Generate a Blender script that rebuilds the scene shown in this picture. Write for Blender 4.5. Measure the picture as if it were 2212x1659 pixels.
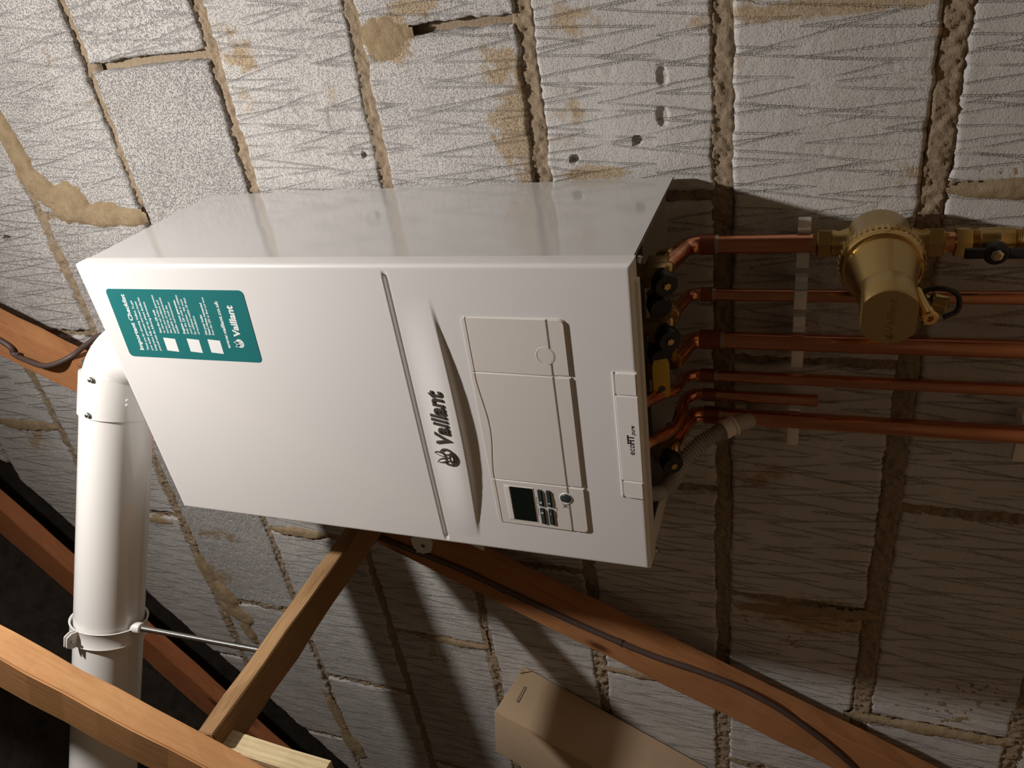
import bpy, bmesh, math, random
import numpy as np
from mathutils import Vector, Matrix

# ------------------------------------------------------------------ scene reset
for o in list(bpy.data.objects):
    bpy.data.objects.remove(o, do_unlink=True)
SC = bpy.context.scene
COL = SC.collection

# ------------------------------------------------------------------ camera
# World: x to the right along the wall, y into the wall (wall face y = 0), z up, metres.
# The photograph was taken upright and is shown turned a quarter turn, so the
# camera is rolled by a quarter turn too.
F_PX, W_PX = 1672.29, 2212.0
CAM = Vector((0.2806, -0.9351, -0.0932))
RGT = Vector((0.85314831, 0.51905703, 0.05213215))     # true right
UPV = Vector((0.13689668, -0.31919435, 0.93774958))    # true up
FWD = Vector((-0.5033858, 0.79290275, 0.3433773))
cd = bpy.data.cameras.new('camera')
cd.sensor_fit = 'HORIZONTAL'
cd.sensor_width = 36.0
cd.lens = 36.0 * F_PX / W_PX
cd.clip_start = 0.01
cam = bpy.data.objects.new('camera', cd)
COL.objects.link(cam)
X, Y, Z = -UPV, RGT, -FWD
cam.matrix_world = Matrix(((X.x, Y.x, Z.x, CAM.x), (X.y, Y.y, Z.y, CAM.y),
                           (X.z, Y.z, Z.z, CAM.z), (0, 0, 0, 1)))
SC.camera = cam

# ------------------------------------------------------------------ world, lamps, exposure
wd = bpy.data.worlds.new('world')
SC.world = wd
wd.use_nodes = True
bg = wd.node_tree.nodes['Background']
bg.inputs[0].default_value = (1.0, 0.66, 0.42, 1)
bg.inputs[1].default_value = 0.03

def lamp(name, loc, power, radius, col):
    ld = bpy.data.lights.new(name, 'POINT')
    ld.energy = power
    ld.shadow_soft_size = radius
    ld.color = col
    lo = bpy.data.objects.new(name, ld)
    lo.location = loc
    COL.objects.link(lo)
    return lo

# the loft's work lamp: a small round LED head hung above right, aimed down and to the left
ld = bpy.data.lights.new('loft_lamp', 'AREA')
ld.shape = 'DISK'
ld.size = 0.055
ld.energy = 15.2
ld.color = (1.0, 0.945, 0.90)
lo = bpy.data.objects.new('loft_lamp', ld)
lo.location = (0.34, -0.69, 1.155)
lo.rotation_euler = Vector((-0.50, 0.20, -0.84)).to_track_quat('-Z', 'Y').to_euler()
COL.objects.link(lo)
lamp('far_fill_light', (1.3, -3.2, 1.5), 6.0, 0.10, (1.0, 0.84, 0.66))  # unseen fill light behind the camera, added to lift the boiler front

vs = SC.view_settings
vs.view_transform = 'Standard'
vs.look = 'None'
vs.exposure = 0.0
vs.gamma = 1.0
vs.use_curve_mapping = False

# ------------------------------------------------------------------ materials
def mat(name, col=(.8, .8, .8), rough=.5, metal=0.0, spec=.5, coat=0.0):
    m = bpy.data.materials.new(name)
    m.use_nodes = True
    b = m.node_tree.nodes['Principled BSDF']
    b.inputs['Base Color'].default_value = (*col, 1)
    b.inputs['Roughness'].default_value = rough
    b.inputs['Metallic'].default_value = metal
    b.inputs['Specular IOR Level'].default_value = spec
    b.inputs['Coat Weight'].default_value = coat
    b.inputs['Coat Roughness'].default_value = 0.08
    return m

class N:
    """small node helper"""
    def __init__(s, m):
        s.m, s.t = m, m.node_tree
        s.b = s.t.nodes['Principled BSDF']
    def new(s, kind, **kw):
        n = s.t.nodes.new(kind)
        for k, v in kw.items():
            if hasattr(n, k):
                setattr(n, k, v)
            else:
                n.inputs[k].default_value = v
        return n
    def link(s, a, b):
        s.t.links.new(a, b)
    def coord(s, kind='Object', scale=(1, 1, 1)):
        tc = s.new('ShaderNodeTexCoord')
        mp = s.new('ShaderNodeMapping')
        mp.inputs['Scale'].default_value = scale
        s.link(tc.outputs[kind], mp.inputs['Vector'])
        return mp.outputs['Vector']
    def noise(s, vec, scale, detail=4, rough=.55, dist=0.0):
        n = s.new('ShaderNodeTexNoise')
        n.inputs['Scale'].default_value = scale
        n.inputs['Detail'].default_value = detail
        n.inputs['Roughness'].default_value = rough
        n.inputs['Distortion'].default_value = dist
        s.link(vec, n.inputs['Vector'])
        return n.outputs['Fac']
    def ramp(s, fac, stops):
        r = s.new('ShaderNodeValToRGB')
        e = r.color_ramp.elements
        while len(e) < len(stops):
            e.new(0.5)
        for el, (p, c) in zip(e, stops):
            el.position = p
            el.color = (*c, 1) if len(c) == 3 else c
        s.link(fac, r.inputs['Fac'])
        return r.outputs['Color']
    def mix(s, fac, a, b, blend='MIX'):
        n = s.new('ShaderNodeMix', data_type='RGBA', blend_type=blend)
        for sock, v in ((n.inputs[0], fac), (n.inputs[6], a), (n.inputs[7], b)):
            if hasattr(v, 'is_linked') or isinstance(v, bpy.types.NodeSocket):
                s.link(v, sock)
            elif isinstance(v, (int, float)):
                sock.default_value = v
            else:
                sock.default_value = (*v, 1)
        return n.outputs[2]
    def bump(s, height, strength=.3, dist=.002):
        n = s.new('ShaderNodeBump')
        n.inputs['Strength'].default_value = strength
        n.inputs['Distance'].default_value = dist
        s.link(height, n.inputs['Height'])
        s.link(n.outputs['Normal'], s.b.inputs['Normal'])
        return n
    def attr(s, name):
        n = s.new('ShaderNodeAttribute')
        n.attribute_name = name
        return n.outputs['Fac']
    def base(s, c):
        s.link(c, s.b.inputs['Base Color'])

M = {}
# aircrete block: pale grey, pitted and scratched; tan mortar stains from an attribute
m = M['block'] = mat('aircrete_block', (.55, .53, .50), .95, spec=.12)
n = N(m)
v = n.coord()
def mth(op, a, b=None, c=None, clamp=False):
    k = n.new('ShaderNodeMath', operation=op)
    k.use_clamp = clamp
    for sock, val in zip(k.inputs, (a, b, c)):
        if val is None:
            continue
        if isinstance(val, bpy.types.NodeSocket):
            n.link(val, sock)
        else:
            sock.default_value = val
    return k.outputs[0]
def mrange(x, a, b, c=0.0, d=1.0):
    k = n.new('ShaderNodeMapRange', interpolation_type='SMOOTHSTEP')
    n.link(x, k.inputs['Value'])
    for nm, val in (('From Min', a), ('From Max', b), ('To Min', c), ('To Max', d)):
        k.inputs[nm].default_value = val
    return k.outputs['Result']
c = n.ramp(n.noise(v, 9, 5), [(.3, (.55, .53, .505)), (.7, (.645, .625, .60))])
c = n.mix(n.attr('stain'), c, n.ramp(n.noise(v, 260, 4, .7), [(.3, (.36, .25, .14)), (.75, (.60, .48, .33))]))
n.base(c)
rgh = n.attr('rough')
grain = n.noise(v, 900, 4, .7)
pit = mrange(n.noise(v, 430, 3, .6, .3), .50, .66)
pit2 = mrange(n.noise(v, 190, 3, .6), .60, .72)
crumb = n.noise(v, 520, 3, .6)
brk = mrange(n.noise(n.coord('Object', (26, 26, 12)), 1.0, 2), .32, .52)
hgt = mth('MULTIPLY', grain, mth('MULTIPLY_ADD', rgh, .30, .14))
hgt = mth('SUBTRACT', hgt, mth('MULTIPLY', pit, mth('MULTIPLY_ADD', rgh, 1.0, .0)))
hgt = mth('SUBTRACT', hgt, mth('MULTIPLY', pit2, mth('MULTIPLY_ADD', rgh, .55, .05)))
for k_, p_ in ((1, .015), (2, .026)):
    w_ = n.attr('zw%d' % k_)
    sw = mth('FRACT', w_)
    u_ = mth('MULTIPLY_ADD', mth('FLOOR', w_), .31, n.attr('zu%d' % k_))
    tg = mth('MULTIPLY_ADD', mth('PINGPONG', u_, 1.0), .92, .04)
    d_ = mth('MULTIPLY', mth('ABSOLUTE', mth('SUBTRACT', sw, tg)), p_ / .92)
    d_ = mth('ADD', d_, mth('MULTIPLY_ADD', crumb, .0042, -.0021))
    ln_ = mrange(d_, .0002, .0016, 1.0, 0.0)
    hgt = mth('SUBTRACT', hgt, mth('MULTIPLY', mth('MULTIPLY', ln_, n.attr('scr')), mth('MULTIPLY', brk, .95)))
n.bump(hgt, 1.0, .0028)
# mortar
m = M['mortar'] = mat('sand_mortar', (.5, .38, .23), .95, spec=.1)
n = N(m)
v = n.coord()
n.base(n.ramp(n.noise(v, 420, 6, .75), [(.25, (.25, .185, .125)), (.5, (.39, .30, .205)), (.75, (.51, .415, .30))]))
n.bump(n.noise(v, 480, 4, .75), .8, .0032)
# smooth trowelled mortar smear
m = M['smear'] = mat('mortar_smear', (.6, .44, .25), .9, spec=.1)
n = N(m)
v = n.coord()
n.base(n.ramp(n.noise(v, 60, 6, .65), [(.3, (.40, .29, .17)), (.7, (.54, .415, .26))]))
n.bump(n.noise(v, 420, 5, .75), .9, .004)
# enamelled steel / plastics of the boiler
m = M['white'] = mat('white_enamel', (.785, .775, .76), .34, spec=.5, coat=.25)
n = N(m)
n.bump(n.noise(n.coord(), 900, 2), .02, .0005)
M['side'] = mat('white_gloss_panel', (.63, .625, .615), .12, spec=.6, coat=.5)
M['plastic'] = mat('white_plastic', (.79, .765, .735), .42)
M['flue'] = mat('white_gloss_flue', (.84, .83, .80), .22, spec=.5, coat=.3)
m = M['flap'] = mat('fine_grain_plastic', (.73, .685, .64), .5)
n = N(m)
n.bump(n.noise(n.coord(), 1500, 2), .05, .0005)
M['letter'] = mat('dark_grey_lettering', (.055, .045, .04), .45)
M['print'] = mat('black_print', (.03, .03, .03), .5)
M['paper'] = mat('white_print', (.82, .84, .83), .5)
M['teal'] = mat('teal_sticker', (.012, .165, .17), .42)
M['lcd'] = mat('dark_display', (.006, .010, .008), .12)
M['button'] = mat('slate_button', (.035, .055, .055), .4)
M['black'] = mat('black_plastic', (.012, .012, .013), .42)
M['yellow'] = mat('yellow_plastic', (.55, .36, .02), .45)
M['grey_hose'] = mat('grey_corrugated_plastic', (.42, .40, .38), .55)
M['dark_inside'] = mat('dark_steel', (.06, .058, .055), .6, metal=.3)
M['steel'] = mat('zinc_steel', (.62, .64, .64), .28, metal=1)
M['screw'] = mat('screw_steel', (.40, .41, .40), .3, metal=1)
m = M['copper'] = mat('copper', (.72, .30, .17), .28, metal=1)
n = N(m)
v = n.coord('Object', (60, 60, 6))
n.base(n.ramp(n.noise(v, 1.5, 4), [(.3, (.66, .27, .15)), (.7, (.90, .45, .27))]))
n.link(n.ramp(n.noise(v, 2.2, 4), [(.3, (.14, .14, .14)), (.8, (.32, .32, .32))]), n.b.inputs['Roughness'])
M['copper_dull'] = mat('heated_copper', (.34, .12, .075), .5, metal=.9)
m = M['brass'] = mat('brass', (.60, .43, .17), .33, metal=1)
n = N(m)
n.bump(n.noise(n.coord(), 1100, 3), .12, .0006)
M['brass_dark'] = mat('engraved_brass', (.22, .15, .055), .5, metal=1)
M['brass_bright'] = mat('bright_brass', (.75, .52, .20), .2, metal=1)
M['solder'] = mat('solder', (.55, .50, .44), .35, metal=1)
M['clip'] = mat('white_clip', (.80, .77, .73), .5)
M['cable'] = mat('brown_cable', (.085, .055, .048), .5)
M['rubber'] = mat('green_grey_rubber', (.06, .085, .06), .6)

def wood(name, dark, mid, light, grain=1.0, bump=.25, ring=26, rough=.62):
    m = mat(name, mid, rough, spec=.25)
    n = N(m)
    v = n.coord('Object', (1.1, 9, 9))
    g = n.noise(v, ring, 5, .6, .6)
    fine = n.noise(n.coord('Object', (14, 260, 260)), 1.0, 3, .6)
    blot = n.noise(n.coord('Object', (3, 9, 9)), 1.7, 3)
    wv = n.new('ShaderNodeTexWave', wave_type='BANDS', bands_direction='Y')
    wv.inputs['Scale'].default_value = 34 * grain
    wv.inputs['Distortion'].default_value = 5.5
    wv.inputs['Detail'].default_value = 2.5
    wv.inputs['Detail Scale'].default_value = .6
    n.link(n.coord('Object', (.12, 1, .7)), wv.inputs['Vector'])
    c = n.ramp(g, [(.25, dark), (.5, mid), (.78, light)])
    c = n.mix(.45, c, n.ramp(wv.outputs['Fac'], [(.15, dark), (.6, light)]))
    c = n.mix(.30, c, n.ramp(blot, [(.3, dark), (.7, light)]))
    c = n.mix(.22, c, n.ramp(fine, [(.3, dark), (.7, light)]), 'MIX')
    # knots
    vo = n.new('ShaderNodeTexVoronoi')
    vo.inputs['Scale'].default_value = 1.0
    n.link(n.coord('Object', (5.5, 15, 11)), vo.inputs['Vector'])
    kf = n.ramp(vo.outputs['Distance'], [(.07, (1, 1, 1)), (.17, (0, 0, 0))])
    c = n.mix(kf, c, tuple(x * .45 for x in dark))
    n.base(c)
    n.bump(fine, bump, .002)
    return m
M['pine'] = wood('planed_orange_pine', (.37, .155, .058), (.53, .26, .098), (.63, .35, .15), 1.5)
M['pine_dark'] = wood('aged_red_pine', (.27, .085, .035), (.40, .14, .055), (.50, .20, .08))
M['pine_red'] = wood('reddish_pine', (.29, .11, .045), (.43, .185, .072), (.53, .26, .11), 1.5)
M['sawn'] = wood('rough_sawn_softwood', (.19, .10, .042), (.33, .19, .085), (.43, .27, .13), 1.4, .9, 34, .85)
M['offcut'] = wood('pale_rough_offcut', (.42, .31, .16), (.62, .49, .28), (.72, .60, .38), 1.2, .9, 30, .9)
m = M['felt'] = mat('dark_roof_underlay', (.05, .043, .035), .9, spec=.1)
n = N(m)
v = n.coord()
n.base(n.ramp(n.noise(v, 30, 6, .7), [(.3, (.020, .017, .014)), (.75, (.055, .046, .036))]))
n.bump(n.noise(v, 300, 4), .5, .003)
m = M['card'] = mat('brown_cardboard', (.47, .31, .17), .95, spec=.05)
n = N(m)
v = n.coord()
n.base(n.ramp(n.noise(v, 14, 5), [(.3, (.54, .40, .26)), (.7, (.60, .45, .30))]))
n.bump(n.noise(v, 700, 3), .12, .0008)
M['card_edge'] = mat('torn_card_edge', (.60, .43, .26), .9, spec=.1)
m = M['board'] = mat('chipboard', (.42, .30, .18), .85, spec=.15)
n = N(m)
n.base(n.ramp(n.noise(n.coord(), 90, 6, .7), [(.3, (.33, .22, .12)), (.7, (.52, .38, .24))]))

# ------------------------------------------------------------------ object helpers
ORG = {}

def obj(name, verts, faces, material, parent=None, smooth=False, autosmooth=None):
    """mesh object from world coordinates; a child shares its root's origin"""
    org = ORG.get(parent, Vector((0, 0, 0)))
    if isinstance(verts, np.ndarray):
        V = verts - np.array(org)
    else:
        V = [Vector(p) - org for p in verts]
    me = bpy.data.meshes.new(name)
    if isinstance(verts, np.ndarray) and isinstance(faces, np.ndarray):
        me.vertices.add(len(V))
        me.vertices.foreach_set('co', V.astype(np.float32).ravel())
        k = faces.shape[1]
        me.loops.add(faces.size)
        me.loops.foreach_set('vertex_index', faces.astype(np.int32).ravel())
        me.polygons.add(len(faces))
        me.polygons.foreach_set('loop_start', np.arange(0, faces.size, k, dtype=np.int32))
        me.update(calc_edges=True)
        me.validate()
    else:
        me.from_pydata([tuple(p) for p in V], [], [tuple(f) for f in faces])
        me.update()
    if isinstance(material, str):
        material = M[material]
    me.materials.append(material)
    if smooth:
        me.polygons.foreach_set('use_smooth', np.ones(len(me.polygons), dtype=bool))
        if autosmooth:
            me.set_sharp_from_angle(angle=math.radians(autosmooth))
    o = bpy.data.objects.new(name, me)
    COL.objects.link(o)
    if parent is not None:
        o.parent = parent
        ORG[o] = org
    return o

def tag(o, label=None, cat=None, group=None, kind=None):
    for k, v in (('label', label), ('category', cat), ('group', group), ('kind', kind)):
        if v:
            o[k] = v
    return o

def thing(name, loc, label, cat, group=None):
    e = bpy.data.objects.new(name, None)
    e.empty_display_size = .05
    e.location = loc
    COL.objects.link(e)
    ORG[e] = Vector(loc)
    return tag(e, label, cat, group)

class MB:
    """collects shapes (world coordinates) into one mesh"""
    def __init__(s):
        s.v, s.f = [], []
    def add(s, v, f):
        k = len(s.v)
        s.v += [Vector(p) for p in v]
        s.f += [tuple(i + k for i in q) for q in f]
        return s
    def box(s, a, b):
        (x0, y0, z0), (x1, y1, z1) = a, b
        v = [(x, y, z) for x in (x0, x1) for y in (y0, y1) for z in (z0, z1)]
        return s.add(v, [(0, 1, 3, 2), (4, 6, 7, 5), (0, 4, 5, 1), (2, 3, 7, 6), (0, 2, 6, 4), (1, 5, 7, 3)])
    def lathe(s, p, axis, prof, seg=32, up=None, flats=None):
        """prof: (distance along axis, radius); flats clips the radius along `up`"""
        p, a = Vector(p), Vector(axis).normalized()
        u = Vector(up).normalized() if up else a.orthogonal().normalized()
        w = a.cross(u)
        v, f = [], []
        for d, r in prof:
            for i in range(seg):
                t = 2 * math.pi * i / seg
                cu, cw = r * math.cos(t), r * math.sin(t)
                if flats:
                    cu = max(-flats, min(flats, cu))
                v.append(p + a * d + u * cu + w * cw)
        for j in range(len(prof) - 1):
            for i in range(seg):
                k = (i + 1) % seg
                f.append((j * seg + i, j * seg + k, (j + 1) * seg + k, (j + 1) * seg + i))
        f.append(tuple(range(seg - 1, -1, -1)))
        f.append(tuple(range((len(prof) - 1) * seg, len(prof) * seg)))
        return s.add(v, f)
    def tube(s, pts, r, seg=16, cap=True):
        pts = [Vector(p) for p in pts]
        n = len(pts)
        rad = r if isinstance(r, (list, tuple)) else [r] * n
        tan = []
        for i in range(n):
            a = pts[max(0, i - 1)]
            b = pts[min(n - 1, i + 1)]
            tan.append((b - a).normalized())
        u = tan[0].orthogonal().normalized()
        v, f = [], []
        for i in range(n):
            t = tan[i]
            u = (u - t * u.dot(t))
            u = u.normalized() if u.length > 1e-6 else t.orthogonal().normalized()
            w = t.cross(u)
            for k in range(seg):
                an = 2 * math.pi * k / seg
                v.append(pts[i] + (u * math.cos(an) + w * math.sin(an)) * rad[i])
        for i in range(n - 1):
            for k in range(seg):
                k2 = (k + 1) % seg
                f.append((i * seg + k, i * seg + k2, (i + 1) * seg + k2, (i + 1) * seg + k))
        if cap:
            f.append(tuple(range(seg - 1, -1, -1)))
            f.append(tuple(range((n - 1) * seg, n * seg)))
        return s.add(v, f)
    def build(s, name, material, parent=None, smooth=True, auto=35, bevel=None, seg=2):
        o = obj(name, s.v, s.f, material, parent)
        bm = bmesh.new()
        bm.from_mesh(o.data)
        bmesh.ops.recalc_face_normals(bm, faces=bm.faces)
        if bevel:
            ed = [e for e in bm.edges if len(e.link_faces) == 2 and e.calc_face_angle(0) > .5]
            bmesh.ops.bevel(bm, geom=ed, offset=bevel, segments=seg, affect='EDGES', profile=.6, clamp_overlap=True)
        bm.to_mesh(o.data)
        bm.free()
        if smooth:
            o.data.polygons.foreach_set('use_smooth', np.ones(len(o.data.polygons), dtype=bool))
            if auto:
                o.data.set_sharp_from_angle(angle=math.radians(auto))
        return o

def arc(p0, corner, p1, r, n=10):
    """path p0 -> corner -> p1 with the corner rounded to radius r"""
    p0, c, p1 = Vector(p0), Vector(corner), Vector(p1)
    a, b = (p0 - c).normalized(), (p1 - c).normalized()
    ang = a.angle(b)
    t = r / math.tan(ang / 2)
    s, e = c + a * t, c + b * t
    cen = c + (a + b).normalized() * (r / math.sin(ang / 2))
    q0, q1 = s - cen, e - cen
    tot = q0.angle(q1)
    ax = q0.cross(q1).normalized()
    return [p0] + [cen + Matrix.Rotation(tot * i / n, 3, ax) @ q0 for i in range(n + 1)] + [p1]

def spline(pts, n=8):
    P = [Vector(p) for p in pts]
    P = [P[0] * 2 - P[1]] + P + [P[-1] * 2 - P[-2]]
    out = []
    for i in range(1, len(P) - 2):
        a, b, c, d = P[i - 1:i + 3]
        for k in range(n):
            t = k / n
            out.append(.5 * ((2 * b) + (c - a) * t + (2 * a - 5 * b + 4 * c - d) * t * t + (3 * b - a - 3 * c + d) * t ** 3))
    out.append(P[-2])
    return out

# ------------------------------------------------------------------ noise
_rng = np.random.RandomState(7)
_T = _rng.rand(256, 256)

def vnoise(x, z, seed=0):
    x = x + seed * 17.37
    z = z + seed * 9.71
    xi, zi = np.floor(x).astype(int), np.floor(z).astype(int)
    fx, fz = x - xi, z - zi
    fx = fx * fx * (3 - 2 * fx)
    fz = fz * fz * (3 - 2 * fz)
    a, b = _T[xi & 255, zi & 255], _T[(xi + 1) & 255, zi & 255]
    c, d = _T[xi & 255, (zi + 1) & 255], _T[(xi + 1) & 255, (zi + 1) & 255]
    return (a * (1 - fx) + b * fx) * (1 - fz) + (c * (1 - fx) + d * fx) * fz

def fbm(x, z, f, oct=3, seed=0, gain=.55):
    s, a, t = 0, 1.0, 0
    for i in range(oct):
        s = s + a * vnoise(x * f * 2 ** i, z * f * 2 ** i, seed + i * 3)
        t += a
        a *= gain
    return s / t

def sstep(e0, e1, x):
    t = np.clip((x - e0) / (e1 - e0), 0, 1)
    return t * t * (3 - 2 * t)

# ------------------------------------------------------------------ the gable wall
def wall_top(x):
    return 1.335 + .72 * (x + .967)

STAINS = [(.210, .635, .030, .022, .7), (.187, .632, .034, .036, .8), (.125, .640, .02, .03, .5),
          (.183, .401, .034, .026, 1.6), (.141, .258, .030, .045, .8), (.069, .250, .040, .062, 1.0),
          (.03, .245, .028, .04, .9), (.071, .181, .030, .04, .55), (.124, .500, .018, .014, .6),
          (.167, -.109, .13, .011, 1.4), (.19, -.05, .05, .012, 1.1), (-.718, -.140, .09, .034, 1.5),
          (-.70, -.10, .07, .02, 1.0), (.207, .969, .03, .045, .45), (.004, .152, .045, .009, 1.2),
          (.182, .164, .035, .026, .6), (.215, .357, .045, .014, .8), (-.523, 1.435, .045, .04, .8),
          (-.738, 1.040, .075, .02, .7), (-.042, .091, .02, .014, .6), (.135, -.215, .014, .045, .6),
          (.122, -.019, .02, .03, .5), (-.449, -.051, .05, .035, .6), (-.016, -.20, .02, .05, .5),
          (-.86, 1.09, .06, .05, .6), (-.35, -.06, .06, .04, .5), (-.30, -.28, .05, .04, .4),
          (-.6, -.20, .06, .04, .4), (-.70, .82, .06, .02, .6), (-.1, -.02, .05, .03, .5),
          (-1.12, .80, .05, .03, .4), (.14, .9, .05, .02, .4), (.30, .62, .05, .03, .5)]
HOLES = [(.112, .068, .0065, .010, .005), (.069, .069, .0065, .011, .005), (.041, .101, .0055, .006, .009),
         (.023, .180, .006, .005, .009), (-.070, 1.225, .012, .008, .012), (-.258, 1.152, .016, .012, .02),
         (.118, .545, .026, .021, .0018), (.094, .498, .022, .020, .0018), (.047, .482, .014, .011, .0016),
         (.042, .477, .004, .004, .008), (-.943, -.208, .009, .009, .01), (-.29, 1.30, .006, .006, .006),
         (-.36, 1.31, .008, .006, .008), (-.045, 1.31, .01, .006, .006), (.24, .25, .007, .007, .006),
         (-.715, -.19, .006, .005, .008), (-.23, -.145, .006, .005, .008)]

def zig_coords(x, z, p, rowh, seed):
    """continuous coordinates of scribbled zig-zag scratches running up and down"""
    w = z / rowh + .22 * vnoise(x * 7, z * 3, seed) + seed * .37
    u = x / p + .55 * vnoise(x * 9, z * 3, seed + 2) + .10 * vnoise(x * 40, z * 30, seed + 3)
    return u, w

def relief(x, z, seed, rough):
    r = (fbm(x, z, 40, 2, seed) - .5) * .0012
    r = r + (fbm(x, z * .8, 150, 3, seed + 5, .7) - .5) * .0022 * rough
    pit = vnoise(x * 170, z * 150, seed + 9) * .6 + vnoise(x * 260, z * 260, seed + 11) * .4
    return r - sstep(.66, .86, pit) * .0022 * (.15 + .7 * rough)

def stain_at(x, z, seed):
    s = np.zeros_like(x)
    for cx, cz, hz, hx, a in STAINS:
        e = ((x - cx) / hx) ** 2 + ((z - cz) / hz) ** 2
        mk = np.exp(-e * .9) * a
        s = np.maximum(s, mk)
    nz = fbm(x, z * .8, 70, 3, seed + 40, .7)
    return sstep(.34, .74, s * 1.05 + (nz - .5) * 1.2 - .04) * np.clip(s * 2.0, 0, 1) * .9

wall = obj('wall_back', *(lambda b: (b.v, b.f))(MB().add(
    [(x, y, z) for y in (.022, .10) for x, z in ((-2.2, -.80), (.95, -.80), (.95, 1.8), (.35, 1.8), (-.55, wall_top(-.55) - .03), (-2.2, wall_top(-2.2) - .03))],
    [(0, 1, 2, 3, 4, 5), (11, 10, 9, 8, 7, 6)] + [(i, (i + 1) % 6 + 0, (i + 1) % 6 + 6, i + 6) for i in range(6)])), 'mortar')
tag(wall, kind='structure')
ORG[wall] = Vector((0, 0, 0))

def grid_faces(nx, nz):
    i = np.arange(nx - 1)[:, None] * nz + np.arange(nz - 1)[None, :]
    i = i.ravel()
    return np.stack([i, i + nz, i + nz + 1, i + 1], 1)

def add_attr(o, name, vals):
    a = o.data.attributes.new(name, 'FLOAT', 'POINT')
    a.data.foreach_set('value', vals.astype(np.float32))

def block(x0, x1, z0, z1, seed, res, rough, scratch, yoff):
    nx = max(4, int((x1 - x0) / res) + 1)
    nz = max(4, int((z1 - z0) / res) + 1)
    u = np.linspace(0, 1, nx)
    w = np.linspace(0, 1, nz)
    xs = x0 + (x1 - x0) * u
    top = np.minimum(z1, wall_top(xs) + .012 * (fbm(xs, xs * 0, 40, 2, seed) - .5))
    if (top - z0).max() < .015:
        return None
    keep = (top - z0) > .012
    if not keep.all():
        ok = np.where(keep)[0]
        x0 = xs[ok[0]]
        xs = x0 + (x1 - x0) * u
        top = np.minimum(z1, wall_top(xs) + .012 * (fbm(xs, xs * 0, 40, 2, seed) - .5))
        top = np.maximum(top, z0 + .012)
    Xg = np.repeat(xs[:, None], nz, 1)
    Zg = z0 + (top - z0)[:, None] * w[None, :]
    # irregular arrises
    ex = np.minimum(Xg - x0, x1 - Xg)
    ez = np.minimum(Zg - z0, top[:, None] - Zg)
    jx = (fbm(Zg, Zg * 0 + x0, 45, 4, seed + 50, .7) - .5) * .009
    jz = (fbm(Xg, Xg * 0 + z0, 40, 4, seed + 52, .7) - .5) * .010
    Xj = Xg + jx * np.clip(1 - ex / .02, 0, 1)
    Zj = Zg + jz * np.clip(1 - ez / .02, 0, 1)
    e = np.minimum(ex, ez) + (fbm(Xg, Zg, 130, 2, seed + 54) - .5) * .004
    rnd = np.clip(1 - e / .0045, 0, 1.3) ** 2 * .0042
    r = relief(Xj, Zj, seed, rough)
    for hx, hz, b, a, dep in HOLES:
        if x0 - .05 < hx < x1 + .05 and z0 - .05 < hz < z1 + .05:
            q = ((Xj - hx) / a) ** 2 + ((Zj - hz) / b) ** 2 + (fbm(Xg, Zg, 120, 2, seed + 60) - .5) * .7
            r = r - dep * sstep(1.15, .75, q)
    Yg = yoff - r + rnd
    V = np.stack([Xj, Yg, Zj], -1).reshape(-1, 3)
    F = grid_faces(nx, nz)
    # sides: back ring
    ring = np.concatenate([np.arange(nz), np.arange(1, nx) * nz + nz - 1,
                           (nx - 1) * nz + np.arange(nz - 2, -1, -1), np.arange(nx - 2, 0, -1) * nz])
    B = V[ring].copy()
    B[:, 1] = .045
    k = len(V)
    nr = len(ring)
    j = np.arange(nr)
    S = np.stack([ring[j], ring[(j + 1) % nr], k + (j + 1) % nr, k + j], 1)
    V = np.concatenate([V, B])
    F = np.concatenate([F, S])
    o = obj('block', V, F, 'block', wall, smooth=True, autosmooth=50)
    pad = lambda a: np.concatenate([a.ravel(), a.ravel()[ring]])
    add_attr(o, 'stain', pad(stain_at(Xj, Zj, seed)))
    add_attr(o, 'rough', pad(np.clip(rough * (.7 + .6 * fbm(Xg, Zg, 12, 2, seed + 33)), 0, 1.3)))
    add_attr(o, 'scr', pad(np.full_like(Xg, scratch)))
    for i, (p, rh) in enumerate(((.015, .205), (.026, .170))):
        u_, w_ = zig_coords(Xg, Zg, p, rh, seed % 40 + i * 7 + 1)
        add_attr(o, 'zu%d' % (i + 1), pad(u_))
        add_attr(o, 'zw%d' % (i + 1), pad(w_))
    return o

def strip(x0, x1, zc, h, seed, rec, vertical=False, res=.0035, rough=1.0):
    """mortar joint: a rough strip; runs along x, or along z when vertical (x0..x1 are then z)"""
    n = max(6, int((x1 - x0) / res))
    k = 14
    a = np.linspace(x0, x1, n)
    b = np.linspace(-h / 2, h / 2, k)
    A = np.repeat(a[:, None], k, 1)
    wob = (fbm(a, a * 0, 14, 3, seed) - .5) * .008
    Bc = zc + wob[:, None] + np.repeat(b[None, :], n, 0)
    rc = rec + (fbm(A, A * 0, 9, 2, seed + 3) - .5) * .010
    yy = rc + (fbm(A, Bc, 110, 3, seed + 5, .8) - .5) * .0115 * rough
    edge = np.abs(np.repeat(b[None, :], n, 0)) / (h / 2)
    yy = yy + np.clip(edge - .72, 0, 1) * .025
    V = np.stack([Bc, yy, A] if vertical else [A, yy, Bc], -1).reshape(-1, 3)
    F = grid_faces(n, k)
    if vertical:
        F = F[:, ::-1]
    o = obj('mortar_joint', V, F, 'mortar', wall, smooth=True)
    return o

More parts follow.
